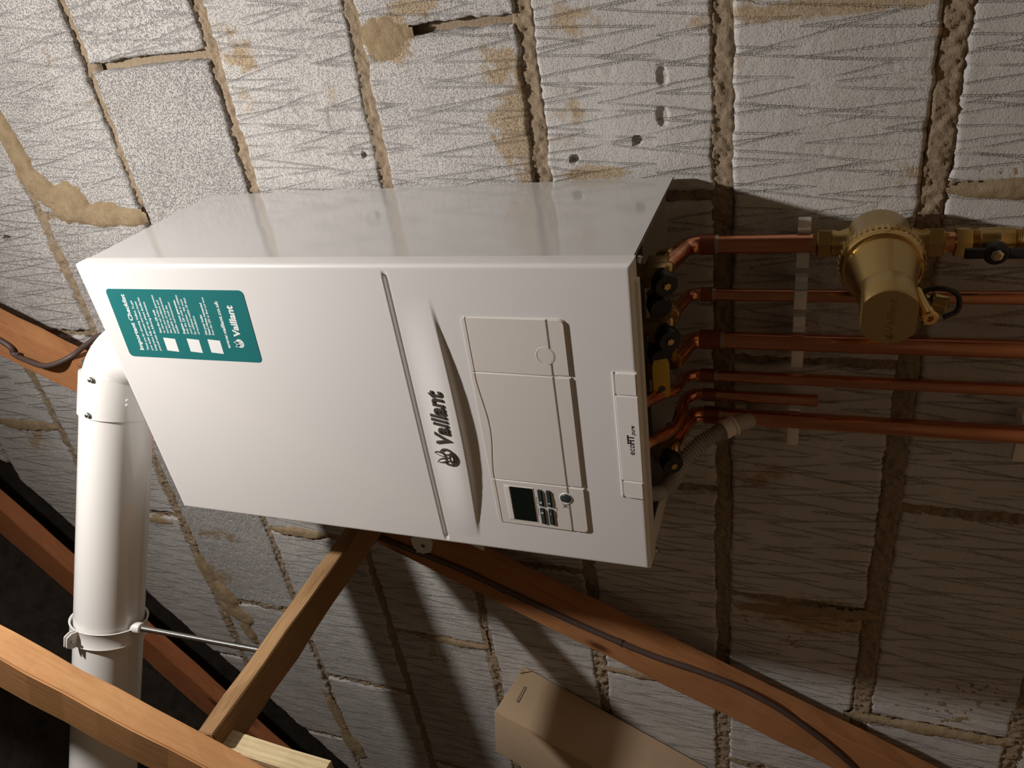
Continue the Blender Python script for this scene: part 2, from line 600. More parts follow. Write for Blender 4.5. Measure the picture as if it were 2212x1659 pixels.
HA = [1.09, .64, .190, -.255, -.695, -1.143, -1.59, -2.05]
HB = [.87, .42, -.030, -.484, -.939, -1.39, -1.84]
random.seed(3)
seed = 1
def gap_of(j):
    return {5: .0070, 4: .0070, 3: .0085, 2: .0085, 1: .0100, 0: .0115, -1: .0135}.get(j, .009)
for ci in range(-4, 8):
    z0, z1 = .225 * ci, .225 * (ci + 1)
    if z1 < -.80:
        continue
    zb = max(z0, -.79)
    heads = HB if ci % 2 == 0 else HA
    hs = sorted(heads)
    for a, b in zip(hs[:-1], hs[1:]):
        if a > .9 or b < -2.1:
            continue
        seed += 1
        xc, zc = (a + b) / 2, (zb + z1) / 2
        vis = -1.7 < xc < .42 and -.5 < zc < 1.6
        hidden = (-.27 < xc < -.20 and .1 < zc < .6)
        bright = xc > -.05 and zc > .05
        res = .0095 if not vis else (.006 if hidden else (.0021 if bright else .0025))
        rough = random.choice((.06, .12, .18, .10)) + .42 * min(1, max(0, (zc - .25) / .6)) * (1 if xc > -.1 else .25)
        scratch = random.choice((.9, 1.0, 1.1))
        if ci == 3 and xc < .1 and xc > -.1:          # the coarse unscratched block by the boiler top
            rough, scratch = 1.15, .15
        if ci == 3 and xc > .2:
            rough, scratch = .75, .8
        if ci == 4 and xc > -.3:
            rough, scratch = .8, .6
        if ci == 4 and -1.0 < xc < -.6:
            rough, scratch = .9, .2
        if ci == 1 and xc > -.1:
            rough, scratch = .45, .9
        yo = random.uniform(-.0015, .0025)
        block(a + .0062, b - .0062, zb + gap_of(ci), z1 - gap_of(ci + 1), seed, res, rough, scratch, yo)
        seed += 1
        if vis and zc < wall_top(a):
            strip(zb + .004, min(z1 - .004, wall_top(a)), a, .024, seed + 100,
                  {3: .026, 1: .022}.get(ci, .007) if a > .1 else .006, True, .0026)
    if -.79 < z0 < 1.55:
        xl = max(-1.9, (z0 - 1.335) / .72 - .967 + .02)
        strip(xl, .95, z0, .033, 300 + ci, {5: .002, 4: .008, 3: .006, 2: .004, 1: .004, 0: .005, -1: .003}.get(ci, .004), False, .0022)

def smear(blobs, seed, res=.0024):
    """squashed mortar standing proud of the blocks: union of soft ellipses (cx, cz, rx, rz, angle, height)"""
    x0 = min(b[0] - 1.3 * max(b[2], b[3]) for b in blobs)
    x1 = max(b[0] + 1.3 * max(b[2], b[3]) for b in blobs)
    z0 = min(b[1] - 1.3 * max(b[2], b[3]) for b in blobs)
    z1 = max(b[1] + 1.3 * max(b[2], b[3]) for b in blobs)
    nx_, nz_ = int((x1 - x0) / res) + 2, int((z1 - z0) / res) + 2
    Xg, Zg = np.meshgrid(np.linspace(x0, x1, nx_), np.linspace(z0, z1, nz_), indexing='ij')
    nz = fbm(Xg, Zg, 30, 4, seed, .65) - .5
    H = np.full_like(Xg, -1.0)
    for cx, cz, rx, rz, ang, h in blobs:
        ca, sa = math.cos(ang), math.sin(ang)
        U = ((Xg - cx) * ca + (Zg - cz) * sa) / rx
        W_ = (-(Xg - cx) * sa + (Zg - cz) * ca) / rz
        q = U ** 2 + W_ ** 2
        f = np.clip(1.25 - q * 1.05 + nz * 1.7, -.6, None)
        H = np.maximum(H, h * np.where(f > 0, np.tanh(f * 1.6), f))
    H = H + (fbm(Xg, Zg, 150, 3, seed + 4, .75) - .5) * .0030 + (fbm(Xg, Zg, 22, 2, seed + 8) - .5) * .003
    V = np.stack([Xg, -H + .0006, Zg], -1).reshape(-1, 3)
    F = grid_faces(nx_, nz_)
    hv = H.ravel()
    F = F[(hv[F] > -.0012).any(1)]
    used = np.unique(F)
    re = -np.ones(len(V), int)
    re[used] = np.arange(len(used))
    return obj('mortar_smear', V[used], re[F], 'smear', wall, smooth=True)

smear([(.075, 1.112, .065, .020, .12, .007), (.018, 1.092, .052, .024, .75, .008), (-.012, 1.045, .034, .040, .15, .008),
       (-.030, .985, .020, .055, .05, .006), (.135, 1.128, .05, .012, .05, .006), (-.036, .935, .014, .03, .05, .005)], 401)
smear([(-.855, 1.120, .060, .016, .1, .006), (-.920, 1.100, .052, .022, .45, .007), (-.975, 1.085, .04, .020, .9, .006),
       (-1.035, 1.072, .040, .014, .2, .006)], 406)
smear([(-.714, 1.187, .010, .044, 0, .004)], 409)
smear([(-.692, .826, .010, .060, .03, .005)], 410)
smear([(-.484, 1.450, .014, .085, 0, .005)], 411)
smear([(-.937, .143, .009, .065, 0, .004)], 412)
smear([(-.942, .53, .008, .06, 0, .003)], 413)
smear([(.183, .405, .022, .028, .2, .0018)], 414)
smear([(-.712, -.125, .010, .085, .1, .004)], 415)
smear([(-.944, -.33, .010, .10, 0, .004)], 416)
smear([(-.032, -.34, .010, .08, 0, .004)], 417)
smear([(-.33, 1.347, .05, .010, 0, .004)], 418)
smear([(-1.30, .905, .09, .012, .15, .006), (-1.40, .89, .05, .02, .3, .006)], 419)

# ------------------------------------------------------------------ roof underlay, floor
RZ = lambda x: 1.425 + .68 * (x + 1.0)
roof = MB().add([(-2.6, -1.6, RZ(-2.6)), (.9, -1.6, RZ(.9)), (.9, .35, RZ(.9)), (-2.6, .35, RZ(-2.6)),
                 (-2.6, -1.6, RZ(-2.6) + .03), (.9, -1.6, RZ(.9) + .03), (.9, .35, RZ(.9) + .03), (-2.6, .35, RZ(-2.6) + .03)],
                [(0, 1, 2, 3), (7, 6, 5, 4), (0, 4, 5, 1), (1, 5, 6, 2), (2, 6, 7, 3), (3, 7, 4, 0)]).build('ceiling', 'felt', smooth=False)
tag(roof, kind='structure')
fl = MB().box((-2.6, -3.6, -.82), (2.2, .10, -.79)).build('floor', 'board', smooth=False)
tag(fl, kind='structure')
# dark closure behind the wall head
st = MB().add([(x, y, RZ(x) - d) for y in (.11, .14) for x, d in ((-2.4, .02), (.4, .02), (.4, .45), (-2.4, .45))],
              [(0, 1, 2, 3), (7, 6, 5, 4), (0, 4, 5, 1), (1, 5, 6, 2), (2, 6, 7, 3), (3, 7, 4, 0)]).build('trim_1', 'felt', smooth=False)
tag(st, kind='structure')

# ------------------------------------------------------------------ timbers
def beam(name, p0, p1, wdir, w, t, material, label, cat, group=None, parts=6, wob=.0012, bevel=.002):
    """rectangular timber from p0 to p1 (centre line); w along wdir, t across; local x is the grain"""
    p0, p1 = Vector(p0), Vector(p1)
    ax = (p1 - p0).normalized()
    wv = Vector(wdir)
    wv = (wv - ax * wv.dot(ax)).normalized()
    tv = ax.cross(wv)
    L = (p1 - p0).length
    rnd = random.Random(name + label)
    bm = bmesh.new()
    n = max(2, int(L / .05))
    rings = []
    for i in range(n + 1):
        x = L * i / n
        r = []
        for sw, stt in ((-1, -1), (1, -1), (1, 1), (-1, 1)):
            r.append(bm.verts.new((x, sw * w / 2 + rnd.uniform(-wob, wob), stt * t / 2 + rnd.uniform(-wob, wob))))
        rings.append(r)
    for i in range(n):
        for k in range(4):
            bm.faces.new((rings[i][k], rings[i][(k + 1) % 4], rings[i + 1][(k + 1) % 4], rings[i + 1][k]))
    bm.faces.new(rings[0][::-1])
    bm.faces.new(rings[-1])
    bmesh.ops.recalc_face_normals(bm, faces=bm.faces)
    ed = [e for e in bm.edges if e.calc_face_angle(0) > .8]
    bmesh.ops.bevel(bm, geom=ed, offset=bevel, segments=2, affect='EDGES', clamp_overlap=True)
    me = bpy.data.meshes.new(name)
    bm.to_mesh(me)
    bm.free()
    me.materials.append(M[material])
    o = bpy.data.objects.new(name, me)
    o.matrix_world = Matrix(((ax.x, wv.x, tv.x, p0.x), (ax.y, wv.y, tv.y, p0.y), (ax.z, wv.z, tv.z, p0.z), (0, 0, 0, 1)))
    COL.objects.link(o)
    tag(o, label, cat, group)
    return o

def web_pt(n, t, y):
    return Vector((.898 * n + .44 * t, y, -.44 * n + .898 * t))
ND = Vector((.898, 0, -.44))
web1 = beam('truss_web', web_pt(-.760, -1.21, -.0625), web_pt(-.760, 1.88, -.0625), ND, .080, .035, 'pine_red',
            'orange diagonal truss timber close to the block wall, running behind the boiler', 'timber', 'roof timbers')
web2 = beam('truss_web', web_pt(-.760, -1.21, -.5375), web_pt(-.760, 1.88, -.5375), ND, .080, .035, 'pine',
            'bright orange planed timber crossing in front of the white flue', 'timber', 'roof timbers')
def raf(x, y, dz):
    return (x, y, 1.32 + .68 * (x + 1.0) + dz)
RN = Vector((-.562, 0, .827))
rafter = beam('rafter', raf(-2.3, -.0625, .052), raf(.3, -.0625, .052), RN, .086, .035, 'pine_dark',
              'reddish sloping rafter against the gable, passing behind the flue', 'timber', 'roof timbers')
brace = beam('bracing_batten', (-.5500, -.0815, .5735), (-.5500, -.5190, .5735), (1, 0, 0), .055, .026, 'sawn',
             'rough sawn brown batten joining the two diagonal timbers', 'timber', 'roof timbers', wob=.0016, bevel=.0012)
off = beam('timber_offcut', (-.5845, -.5055, .592), (-.5965, -.5055, .418), (0, 1, 0), .027, .075, 'offcut',
           'pale rough sawn offcut of board behind the bright orange timber', 'timber', 'roof timbers', wob=.0016, bevel=.0012)

# ------------------------------------------------------------------ flue
FD = Vector((-1, -.43611, .15434)).normalized()
FP = lambda x: Vector((-.4, -.29795, .87041)) + Vector((-1, -.43611, .15434)) * (-.4 - x)
flue = thing('flue_pipe', (-.166, -.196, .745), 'long white round flue pipe leaving the boiler top and running left', 'flue')
c0 = FP(-.166)
MB().tube([FP(-.235), FP(-1.30)], .050, 64).build('pipe', 'flue', flue)
MB().tube(arc((c0.x, c0.y, .735), c0, FP(-.262), .062, 24), .0492, 64).build('elbow', 'flue', flue)
MB().lathe(FP(-.197), FD, [(0, .0495), (.0005, .0522), (.062, .0527), (.063, .0505)], 64).build('collar', 'flue', flue)
MB().lathe((c0.x, c0.y, .744), (0, 0, 1), [(0, .060), (.014, .060), (.018, .055), (.026, .0535), (.028, .050)], 64).build('collar', 'flue', flue)
# rubber seal lip peeping out behind the elbow
MB().tube([FP(-.190) + Vector((0, .012, .004)), FP(-.197) + Vector((0, .012, .004))], .0535, 48).build('seal', 'rubber', flue)
# screws in the collar face the room
side = FD.cross(Vector((0, 0, 1))).normalized()
if side.y > 0:
    side = -side
upn = side.cross(FD).normalized()
if upn.z < 0:
    upn = -upn
for s_, a in ((.004, -.12), (.056, -.06)):
    rd = (side * math.cos(a) + upn * math.sin(a)).normalized()
    p = FP(-.197) + FD * s_ + rd * .0522
    sc = MB().lathe(p, rd, [(0, .0042), (.0018, .0042), (.0028, .0032), (.0045, .0030), (.005, .0022)], 16).build('screw', 'screw', flue)
for k in range(2):
    rd = (side * math.cos(-1.05) + upn * math.sin(-1.05)).normalized()
    p = FP(-.197) + FD * (.030 + .007 * k) + rd * .0522
    MB().lathe(p, rd, [(0, .0022), (.0015, .002), (.002, .001)], 12).build('stud', 'flue', flue)

clampt = thing('flue_clamp', (-.5545, -.368, .587), 'white band clamp on the flue with a zinc threaded rod', 'pipe clamp')
cc = FP(-.565)
u_, w_ = side, upn
seg = 64
bv, bf = [], []
for d, r in ((-.0125, .0535), (-.0125, .0562), (-.0105, .0548), (0, .0542), (.0105, .0548), (.0125, .0562), (.0125, .0535)):
    for i in range(seg):
        t = 2 * math.pi * i / seg
        bv.append(cc + FD * d + (u_ * math.cos(t) + w_ * math.sin(t)) * r)
nr = 7
for j in range(nr):
    j2 = (j + 1) % nr
    for i in range(seg):
        k = (i + 1) % seg
        bf.append((j * seg + i, j * seg + k, j2 * seg + k, j2 * seg + i))
MB().add(bv, bf).build('band', 'plastic', clampt)
rd = (side * math.cos(.12) + upn * math.sin(.12)).normalized()
tn = rd.cross(FD).normalized()
for sgn in (-1, 1):
    lug = MB()
    pr = []
    out = [(-.0125, 0), (-.0125, .012), (-.008, .019), (.008, .019), (.0125, .012), (.0125, 0)]
    for th in (0.0, .0022):
        for a, b in out:
            pr.append(cc + FD * a + rd * (.0525 + b) + tn * (sgn * (.002 + th)))
    lug.add(pr, [(0, 1, 2, 3, 4, 5), (11, 10, 9, 8, 7, 6)] + [(i, (i + 1) % 6, (i + 1) % 6 + 6, i + 6) for i in range(6)])
    lug.build('lug', 'plastic', clampt, bevel=.0006)
MB().lathe(cc + rd * .0635 - tn * .010, tn, [(0, .0018), (.020, .0018)], 12).build('bolt', 'steel', clampt)
ra = cc + Vector((.006, 0, -.052))
rb = Vector((-.5545, ra.y + .002, .5870))
rdir = (rb - ra).normalized()
MB().lathe(ra, rdir, [(0, .0085), (.016, .0085), (.017, .0078)], 24).build('socket', 'plastic', clampt)
prof = []
L = (rb - ra).length - .014
k = int(L / .00075)
for i in range(k):
    prof.append((L * i / k, .0042 if i % 2 else .0038))
MB().lathe(ra + rdir * .014, rdir, prof, 14).build('threaded_rod', 'steel', clampt)

# ------------------------------------------------------------------ boiler
BX0, BX1, BZ0, BZ1, BYF = -.3845, .0005, .0546, .7455, -.277
SEAM = -.2565
boiler = thing('boiler', (-.192, -.012, BZ0), 'white wall-hung boiler with a teal checklist sticker on its front', 'boiler')

# casing: top, sides, back, inner plate, lower lips
cs = MB()
for x, s in ((BX1 - .0008, -1), (BX0 + .0008, 1)):
    cs.box((min(x, x + s * .0012), SEAM, BZ0 + .001), (max(x, x + s * .0012), -.012, BZ1 - .001))
    # inward lip along the lower edge, folded up at a slant
    xa, xb = x, x + s * .014
    cs.add([(xa, SEAM, BZ0 + .001), (xa, -.012, BZ0 + .001), (xb, -.020, BZ0 + .007), (xb, SEAM + .01, BZ0 + .007),
            (xa, SEAM, BZ0 + .002), (xa, -.012, BZ0 + .002), (xb, -.020, BZ0 + .008), (xb, SEAM + .01, BZ0 + .008)],
           [(0, 1, 2, 3), (7, 6, 5, 4), (0, 4, 5, 1), (1, 5, 6, 2), (2, 6, 7, 3), (3, 7, 4, 0)])
cs.box((BX0 + .001, SEAM, BZ1 - .0022), (BX1 - .001, -.012, BZ1 - .001))
cs.box((BX0 + .002, -.0135, BZ0 + .012), (BX1 - .002, -.012, BZ1 - .001))
cas = cs.build('casing', 'side', boiler, smooth=False)
MB().box((BX0 + .003, -.250, .098), (BX1 - .003, -.014, .1005)).build('base_plate', 'dark_inside', boiler, smooth=False)

# front cover: a height field with rounded border, groove, and hand grip
def ins(xs, lo, hi, step):
    return np.concatenate([xs[(xs < lo) | (xs > hi)], np.arange(lo, hi + 1e-9, step)])
ed_ = np.array([0, .0004, .0009, .0016, .0024, .0034, .0046, .006])
xs = np.concatenate([BX0 + ed_, np.arange(BX0 + .011, BX1 - .009, .0045), BX1 - ed_[::-1]])
zs = np.concatenate([BZ0 + ed_, np.arange(BZ0 + .012, .236, .009), np.arange(.238, .3255, .0011),
                     np.arange(.333, BZ1 - .009, .012), BZ1 - ed_[::-1]])
xs, zs = np.unique(xs), np.unique(zs)
Xg, Zg = np.meshgrid(xs, zs, indexing='ij')
e = np.minimum(np.minimum(Xg - BX0, BX1 - Xg), np.minimum(Zg - BZ0, BZ1 - Zg))
R_ = .0045
q = np.clip(R_ - e, 0, R_)
Yg = BYF + R_ - np.sqrt(np.maximum(R_ ** 2 - q ** 2, 0))
# groove
gx = sstep(-.376, -.372, Xg) * sstep(-.009, -.013, Xg)
Yg += .0035 * gx * sstep(.0032, .0015, np.abs(Zg - .3158))
# grip
s_ = np.clip((Xg + .203) / .165, -1, 1)
amp = .0076 * (1 - s_ ** 2) ** 1.2
zt = .2615 + .0110 * s_ ** 2
zb_ = zt - .0050
prof_up = sstep(.3128, zt + .004, Zg) ** 1.0
prof_dn = sstep(zb_, zt, Zg)
hh = np.where(Zg >= zt, prof_up, prof_dn)
Yg -= amp * hh
V = np.stack([Xg, Yg, Zg], -1).reshape(-1, 3)
nx, nz = len(xs), len(zs)
Fq = grid_faces(nx, nz)
ring = np.concatenate([np.arange(nz), np.arange(1, nx) * nz + nz - 1, (nx - 1) * nz + np.arange(nz - 2, -1, -1), np.arange(nx - 2, 0, -1) * nz])
B1 = V[ring].copy()
B1[:, 1] = SEAM + .0012
B2 = B1.copy()
B2[:, 0] = np.clip(B2[:, 0], BX0 + .003, BX1 - .003)
B2[:, 2] = np.clip(B2[:, 2], BZ0 + .003, BZ1 - .003)
nr = len(ring)
k = len(V)
j = np.arange(nr)
S1 = np.stack([ring[j], ring[(j + 1) % nr], k + (j + 1) % nr, k + j], 1)
S2 = np.stack([k + j, k + (j + 1) % nr, k + nr + (j + 1) % nr, k + nr + j], 1)
V = np.concatenate([V, B1, B2])
cover = obj('front_cover', V, np.concatenate([Fq, S1, S2]), 'white', boiler, smooth=True, autosmooth=50)
# lower return of the cover: a raised strip along the underside with two screws
MB().box((-.372, -.268, BZ0 - .0035), (-.020, -.258, BZ0 + .004)).build('lower_strip', 'white', boiler, bevel=.0012)
for x in (-.003, -.381):
    MB().lathe((x * .985 - .004, -.2490, BZ0 - .001), (0, -.25, -1), [(0, .0045), (.0025, .0045), (.004, .003)], 16).build('screw', 'screw', boiler)

def poly_prism(name, outline, yfun, ybase, material, parent, bevel=.0012, seg=2):
    """outline in (x, z) counter-clockwise seen from the room; front face at yfun(x, z)"""
    n = len(outline)
    v = [(x, yfun(x, z), z) for x, z in outline] + [(x, ybase, z) for x, z in outline]
    f = [tuple(range(n)), tuple(range(2 * n - 1, n - 1, -1))] + [(i, i + n, (i + 1) % n + n, (i + 1) % n) for i in range(n)]
    o = MB().add(v, f)
    oo = obj(name, o.v, o.f, material, parent)
    bm = bmesh.new()
    bm.from_mesh(oo.data)
    bmesh.ops.recalc_face_normals(bm, faces=bm.faces)
    if bevel:
        ed = [e for e in bm.edges if len(e.link_faces) == 2 and any(len(fc.verts) == n and fc.normal.y < -.5 for fc in e.link_faces)]
        bmesh.ops.bevel(bm, geom=ed, offset=bevel, segments=seg, affect='EDGES', clamp_overlap=True)
    bm.to_mesh(oo.data)
    bm.free()
    return oo

def rrect(x0, x1, z0, z1, r, n=5, corners=(1, 1, 1, 1)):
    out = []
    for (cx, cz, a0, on) in ((x0 + r, z0 + r, 180, corners[0]), (x1 - r, z0 + r, 270, corners[1]),
                             (x1 - r, z1 - r, 0, corners[2]), (x0 + r, z1 - r, 90, corners[3])):
        if on:
            for i in range(n + 1):
                t = math.radians(a0 + 90 * i / n)
                out.append((cx + r * math.cos(t), cz + r * math.sin(t)))
        else:
            out.append((cx + r * (-1 if a0 in (180, 90) else 1), cz + r * (-1 if a0 in (180, 270) else 1)))
    return out

FLY = lambda x, z: BYF - (.0010 + .0014 * min(1, max(0, (.2375 - z) / .112)))
FLZ0, FLZ1 = .1250, .2370
G = .0005
flap_parent = {}
for name, a, b, cn in (('control_flap_side', -.1237, -.0575, (0, 1, 1, 0)),
                       ('control_flap', -.2695, -.1243, (0, 0, 0, 0)),
                       ('display_panel', -.3365, -.2701, (1, 0, 0, 1))):
    mid_top = [(b - G, .2320)]
    if name == 'control_flap':
        mid_top = [(b - (b - a) * t, .2320 - .0065 * math.sin(math.pi * t) ** 2) for t in np.linspace(0, 1, 17)]
        mid_top = [(min(max(x, a + G), b - G), z) for x, z in mid_top]
    else:
        mid_top = [(b - G, .2320), (a + G, .2320)]
    main = poly_prism(name, [(a + G, .1443), (b - G, .1443)] + mid_top, FLY, BYF + .001, 'flap', boiler, .0005, 1)
    flap_parent[name] = main
    top = [(x, z + 2 * G) for x, z in mid_top[::-1]]
    if cn[2] or cn[3]:
        r = .005
        pts = [(b, FLZ1)] if not cn[2] else [(b - r + r * math.cos(t), FLZ1 - r + r * math.sin(t)) for t in np.linspace(0, math.pi / 2, 6)]
        pts += [(a, FLZ1)] if not cn[3] else [(a + r - r * math.sin(t), FLZ1 - r + r * math.cos(t)) for t in np.linspace(0, math.pi / 2, 6)]
    else:
        pts = [(b, FLZ1 + .0006), (a, FLZ1 + .0006)]
    poly_prism('top_trim', top + pts, FLY, BYF + .001, 'flap', main, .0008, 2)
    zlo = FLZ0 if name != 'display_panel' else FLZ0 - .001
    poly_prism('bottom_trim', rrect(a + (0 if cn[0] else G), b - (0 if cn[1] else G), zlo, .1443 - 2 * G, .006, 5, (cn[0], cn[1], 0, 0)),
               FLY, BYF + .001, 'flap', main, .0012, 2)
# round lock cover
ck = MB().lathe((-.0995, FLY(0, .149) + .0006, .1490), (0, -1, 0), [(0, .0100), (.0010, .0100), (.0010, .0095), (.0007, .0094), (.0007, .0088), (.00095, .0087), (.00095, .0001)], 40)
ck.build('lock_disc', 'flap', flap_parent['control_flap_side'])

# display and buttons
dp = flap_parent['display_panel']
yp = FLY(0, .2)
poly_prism('display_frame', rrect(-.3295, -.2770, .1855, .2225, .001), lambda x, z: FLY(x, z) - .0004, yp + .002, 'flap', dp, .0003, 1)
poly_prism('display_strip', rrect(-.3282, -.2783, .2158, .2212, .0006), lambda x, z: FLY(x, z) - .0008, yp + .002, 'plastic', dp, .0002, 1)
poly_prism('lcd_screen', rrect(-.3282, -.2783, .1868, .2150, .0006), lambda x, z: FLY(x, z) - .0008, yp + .002, 'lcd', dp, .0002, 1)
btn = []
for (x0, x1, z0, z1) in ((-.3025, -.2782, .1752, .1808), (-.3298, -.3055, .1752, .1808), (-.3025, -.2782, .1648, .1704), (-.3298, -.3055, .1648, .1704)):
    b_ = poly_prism('button', rrect(x0, x1, z0, z1, .0015, 4), lambda x, z: FLY(x, z) - .0020, FLY(0, .17) + .001, 'button', dp, .0010, 2)
    btn.append((b_, (x0 + x1) / 2, (z0 + z1) / 2))
pw = MB().lathe((-.2868, FLY(0, .147) + .002, .1468), (0, -1, 0), [(0, .0062), (.0026, .0062), (.0034, .0054), (.0038, .003), (.0039, .0001)], 32).build('power_button', 'button', dp)
MB().lathe((-.2868, FLY(0, .147) + .002, .1468), (0, -1, 0), [(0, .0075), (.0026, .0075), (.0030, .0070), (.0022, .0065)], 32).build('button_ring', 'plastic', dp)
zz = lambda z, d=.0006: FLY(0, z) - d
# printed button symbols
def flat(name, polys, y, material, parent, th=.0002):
    mb = MB()
    for poly in polys:
        n = len(poly)
        yy = y if callable(y) else (lambda x, z: y)
        mb.add([(x, yy(x, z) - th, z) for x, z in poly] + [(x, yy(x, z), z) for x, z in poly],
               [tuple(range(n)), tuple(range(2 * n - 1, n - 1, -1))] + [(i, i + n, (i + 1) % n + n, (i + 1) % n) for i in range(n)])
    return mb.build(name, material, parent, smooth=False)
def R4(x0, x1, z0, z1):
    return [(x0, z0), (x1, z0), (x1, z1), (x0, z1)]
def frame_sq(cx, cz, h, t):
    return [R4(cx - h, cx + h, cz + h - t, cz + h), R4(cx - h, cx + h, cz - h, cz - h + t), R4(cx - h, cx - h + t, cz - h, cz + h), R4(cx + h - t, cx + h, cz - h, cz + h)]
BY = lambda x, z: FLY(x, z) - .0020
for i, (b_, cx, cz) in enumerate(btn):
    cx += -.006 if i in (0, 2) else .006
    if i in (0, 1):
        ps = frame_sq(cx, cz, .0014, .0004) + [R4(cx - .0005, cx + .0005, cz - .0005, cz + .0005)]
    elif i == 2:
        ps = [R4(cx - .0014, cx + .0014, cz - .0003, cz + .0003), R4(cx - .0003, cx + .0003, cz - .0014, cz + .0014)]
    else:
        ps = [R4(cx - .0014, cx + .0014, cz - .0003, cz + .0003)]
    flat('button_symbol', ps, BY, 'paper', dp)
# printed guide lines around the buttons, spanner mark and crossed-out flame mark
ln = []
for x0, x1 in ((-.3005, -.2905), (-.3175, -.3075)):
    ln += [R4(x0, x1, .1834, .1837), R4(x0, x0 + .0003, .1822, .1837), R4(x1 - .0003, x1, .1822, .1837)]
    ln += [R4(x0, x1, .1606, .1609), R4(x0, x0 + .0003, .1606, .1625), R4(x1 - .0003, x1, .1606, .1625)]
ln += [R4(-.3042, -.3039, .1830, .1850)]
def stroke(x0, z0, x1, z1, t):
    dx, dz = x1 - x0, z1 - z0
    l = math.hypot(dx, dz)
    nx_, nz_ = -dz / l * t / 2, dx / l * t / 2
    return [(x0 - nx_, z0 - nz_), (x1 - nx_, z1 - nz_), (x1 + nx_, z1 + nz_), (x0 + nx_, z0 + nz_)]
ln += [stroke(-.3062, .1588, -.3028, .1606, .0007), stroke(-.3030, .1600, -.3020, .1612, .0004)]
cx, cz = -.2985, .1485
ln += [stroke(cx - .003, cz - .0036, cx + .003, cz + .0036, .0005), stroke(cx + .003, cz - .0036, cx - .003, cz + .0036, .0005)]
tp = [(cx + .0022 * math.cos(t), cz - .0006 + .0026 * math.sin(t)) for t in np.linspace(math.pi, 0, 9)]
ln += [stroke(*tp[i], *tp[i + 1], .0004) for i in range(8)] + [stroke(tp[0][0], tp[0][1], tp[-1][0], tp[-1][1], .0004)]
flat('panel_print', ln, FLY, 'print', dp, .00015)

# badge strip
BDY = lambda x, z: BYF - (.0018 + .001 * max(0, (.080 - z) / .024))
bd = poly_prism('badge_strip', rrect(-.2526, -.1434, .0560, .0797, .0006), BDY, BYF + .001, 'plastic', boiler, .0006, 1)
poly_prism('badge_end', rrect(-.1428, -.1155, .0560, .0797, .0045, 5, (0, 0, 1, 0)), BDY, BYF + .001, 'plastic', bd, .0014, 2)
poly_prism('badge_end', rrect(-.2775, -.2532, .0560, .0797, .0045, 5, (0, 0, 0, 1)), BDY, BYF + .001, 'plastic', bd, .0014, 2)
poly_prism('badge_top', rrect(-.2775, -.1155, .0795, .0812, .0007), lambda x, z: BYF - .0014, BYF + .001, 'plastic', bd, .0005, 1)

# ---- lettering
def text(name, body, x0, zbase, width, parent, material, y, extr=.0002, bold=0.0, shear=0.0, cap=None, ang=0.0, space=1.0):
    """flat or raised lettering on a plane facing the room, scaled to a width"""
    cu = bpy.data.curves.new(name, 'FONT')
    cu.body = body
    cu.size = 1.0
    cu.extrude = 0
    cu.offset = bold
    cu.shear = shear
    cu.resolution_u = 3
    cu.space_character = space
    to = bpy.data.objects.new(name, cu)
    COL.objects.link(to)
    bpy.context.view_layer.update()
    me = bpy.data.meshes.new_from_object(to.evaluated_get(bpy.context.evaluated_depsgraph_get()))
    bpy.data.objects.remove(to)
    n = len(me.vertices)
    co = np.zeros(n * 3)
    me.vertices.foreach_get('co', co)
    co = co.reshape(-1, 3)
    xmin, xmax = co[:, 0].min(), co[:, 0].max()
    s = width / (xmax - xmin)
    sz = s if cap is None else cap / .727
    lx = (co[:, 0] - xmin) * s
    lz = co[:, 1] * sz
    ca, sa = math.cos(ang), math.sin(ang)
    wx = x0 + lx * ca - lz * sa
    wz = zbase + lx * sa + lz * ca
    yv = np.array([y(a, b) for a, b in zip(wx, wz)]) if callable(y) else np.full(n, y)
    front = np.stack([wx, yv - extr, wz], -1)
    back = np.stack([wx, yv + .0008, wz], -1)
    faces = [tuple(p.vertices) for p in me.polygons]
    cnt = {}
    for f in faces:
        for i in range(len(f)):
            e_ = (f[i], f[(i + 1) % len(f)])
            cnt[e_] = cnt.get(e_, 0) + 1
    sides = [(b, a, a + n, b + n) for (a, b) in cnt if (b, a) not in cnt]
    bpy.data.meshes.remove(me)
    return obj(name, [tuple(p) for p in front] + [tuple(p) for p in back], faces + sides, material, parent)

def cover_y(x, z):
    s2 = max(-1, min(1, (x + .203) / .165))
    a = .0076 * (1 - s2 * s2) ** 1.2
    zt_ = .2615 + .0110 * s2 * s2
    t = min(1, max(0, (.3128 - z) / (.3128 - zt_ - .004)))
    return BYF - a * t * t * (3 - 2 * t)

text('logo_lettering', 'Vaillant', -.2235, .2765, .0745, cover, 'letter', cover_y, .0018, .020, .03, .0215)

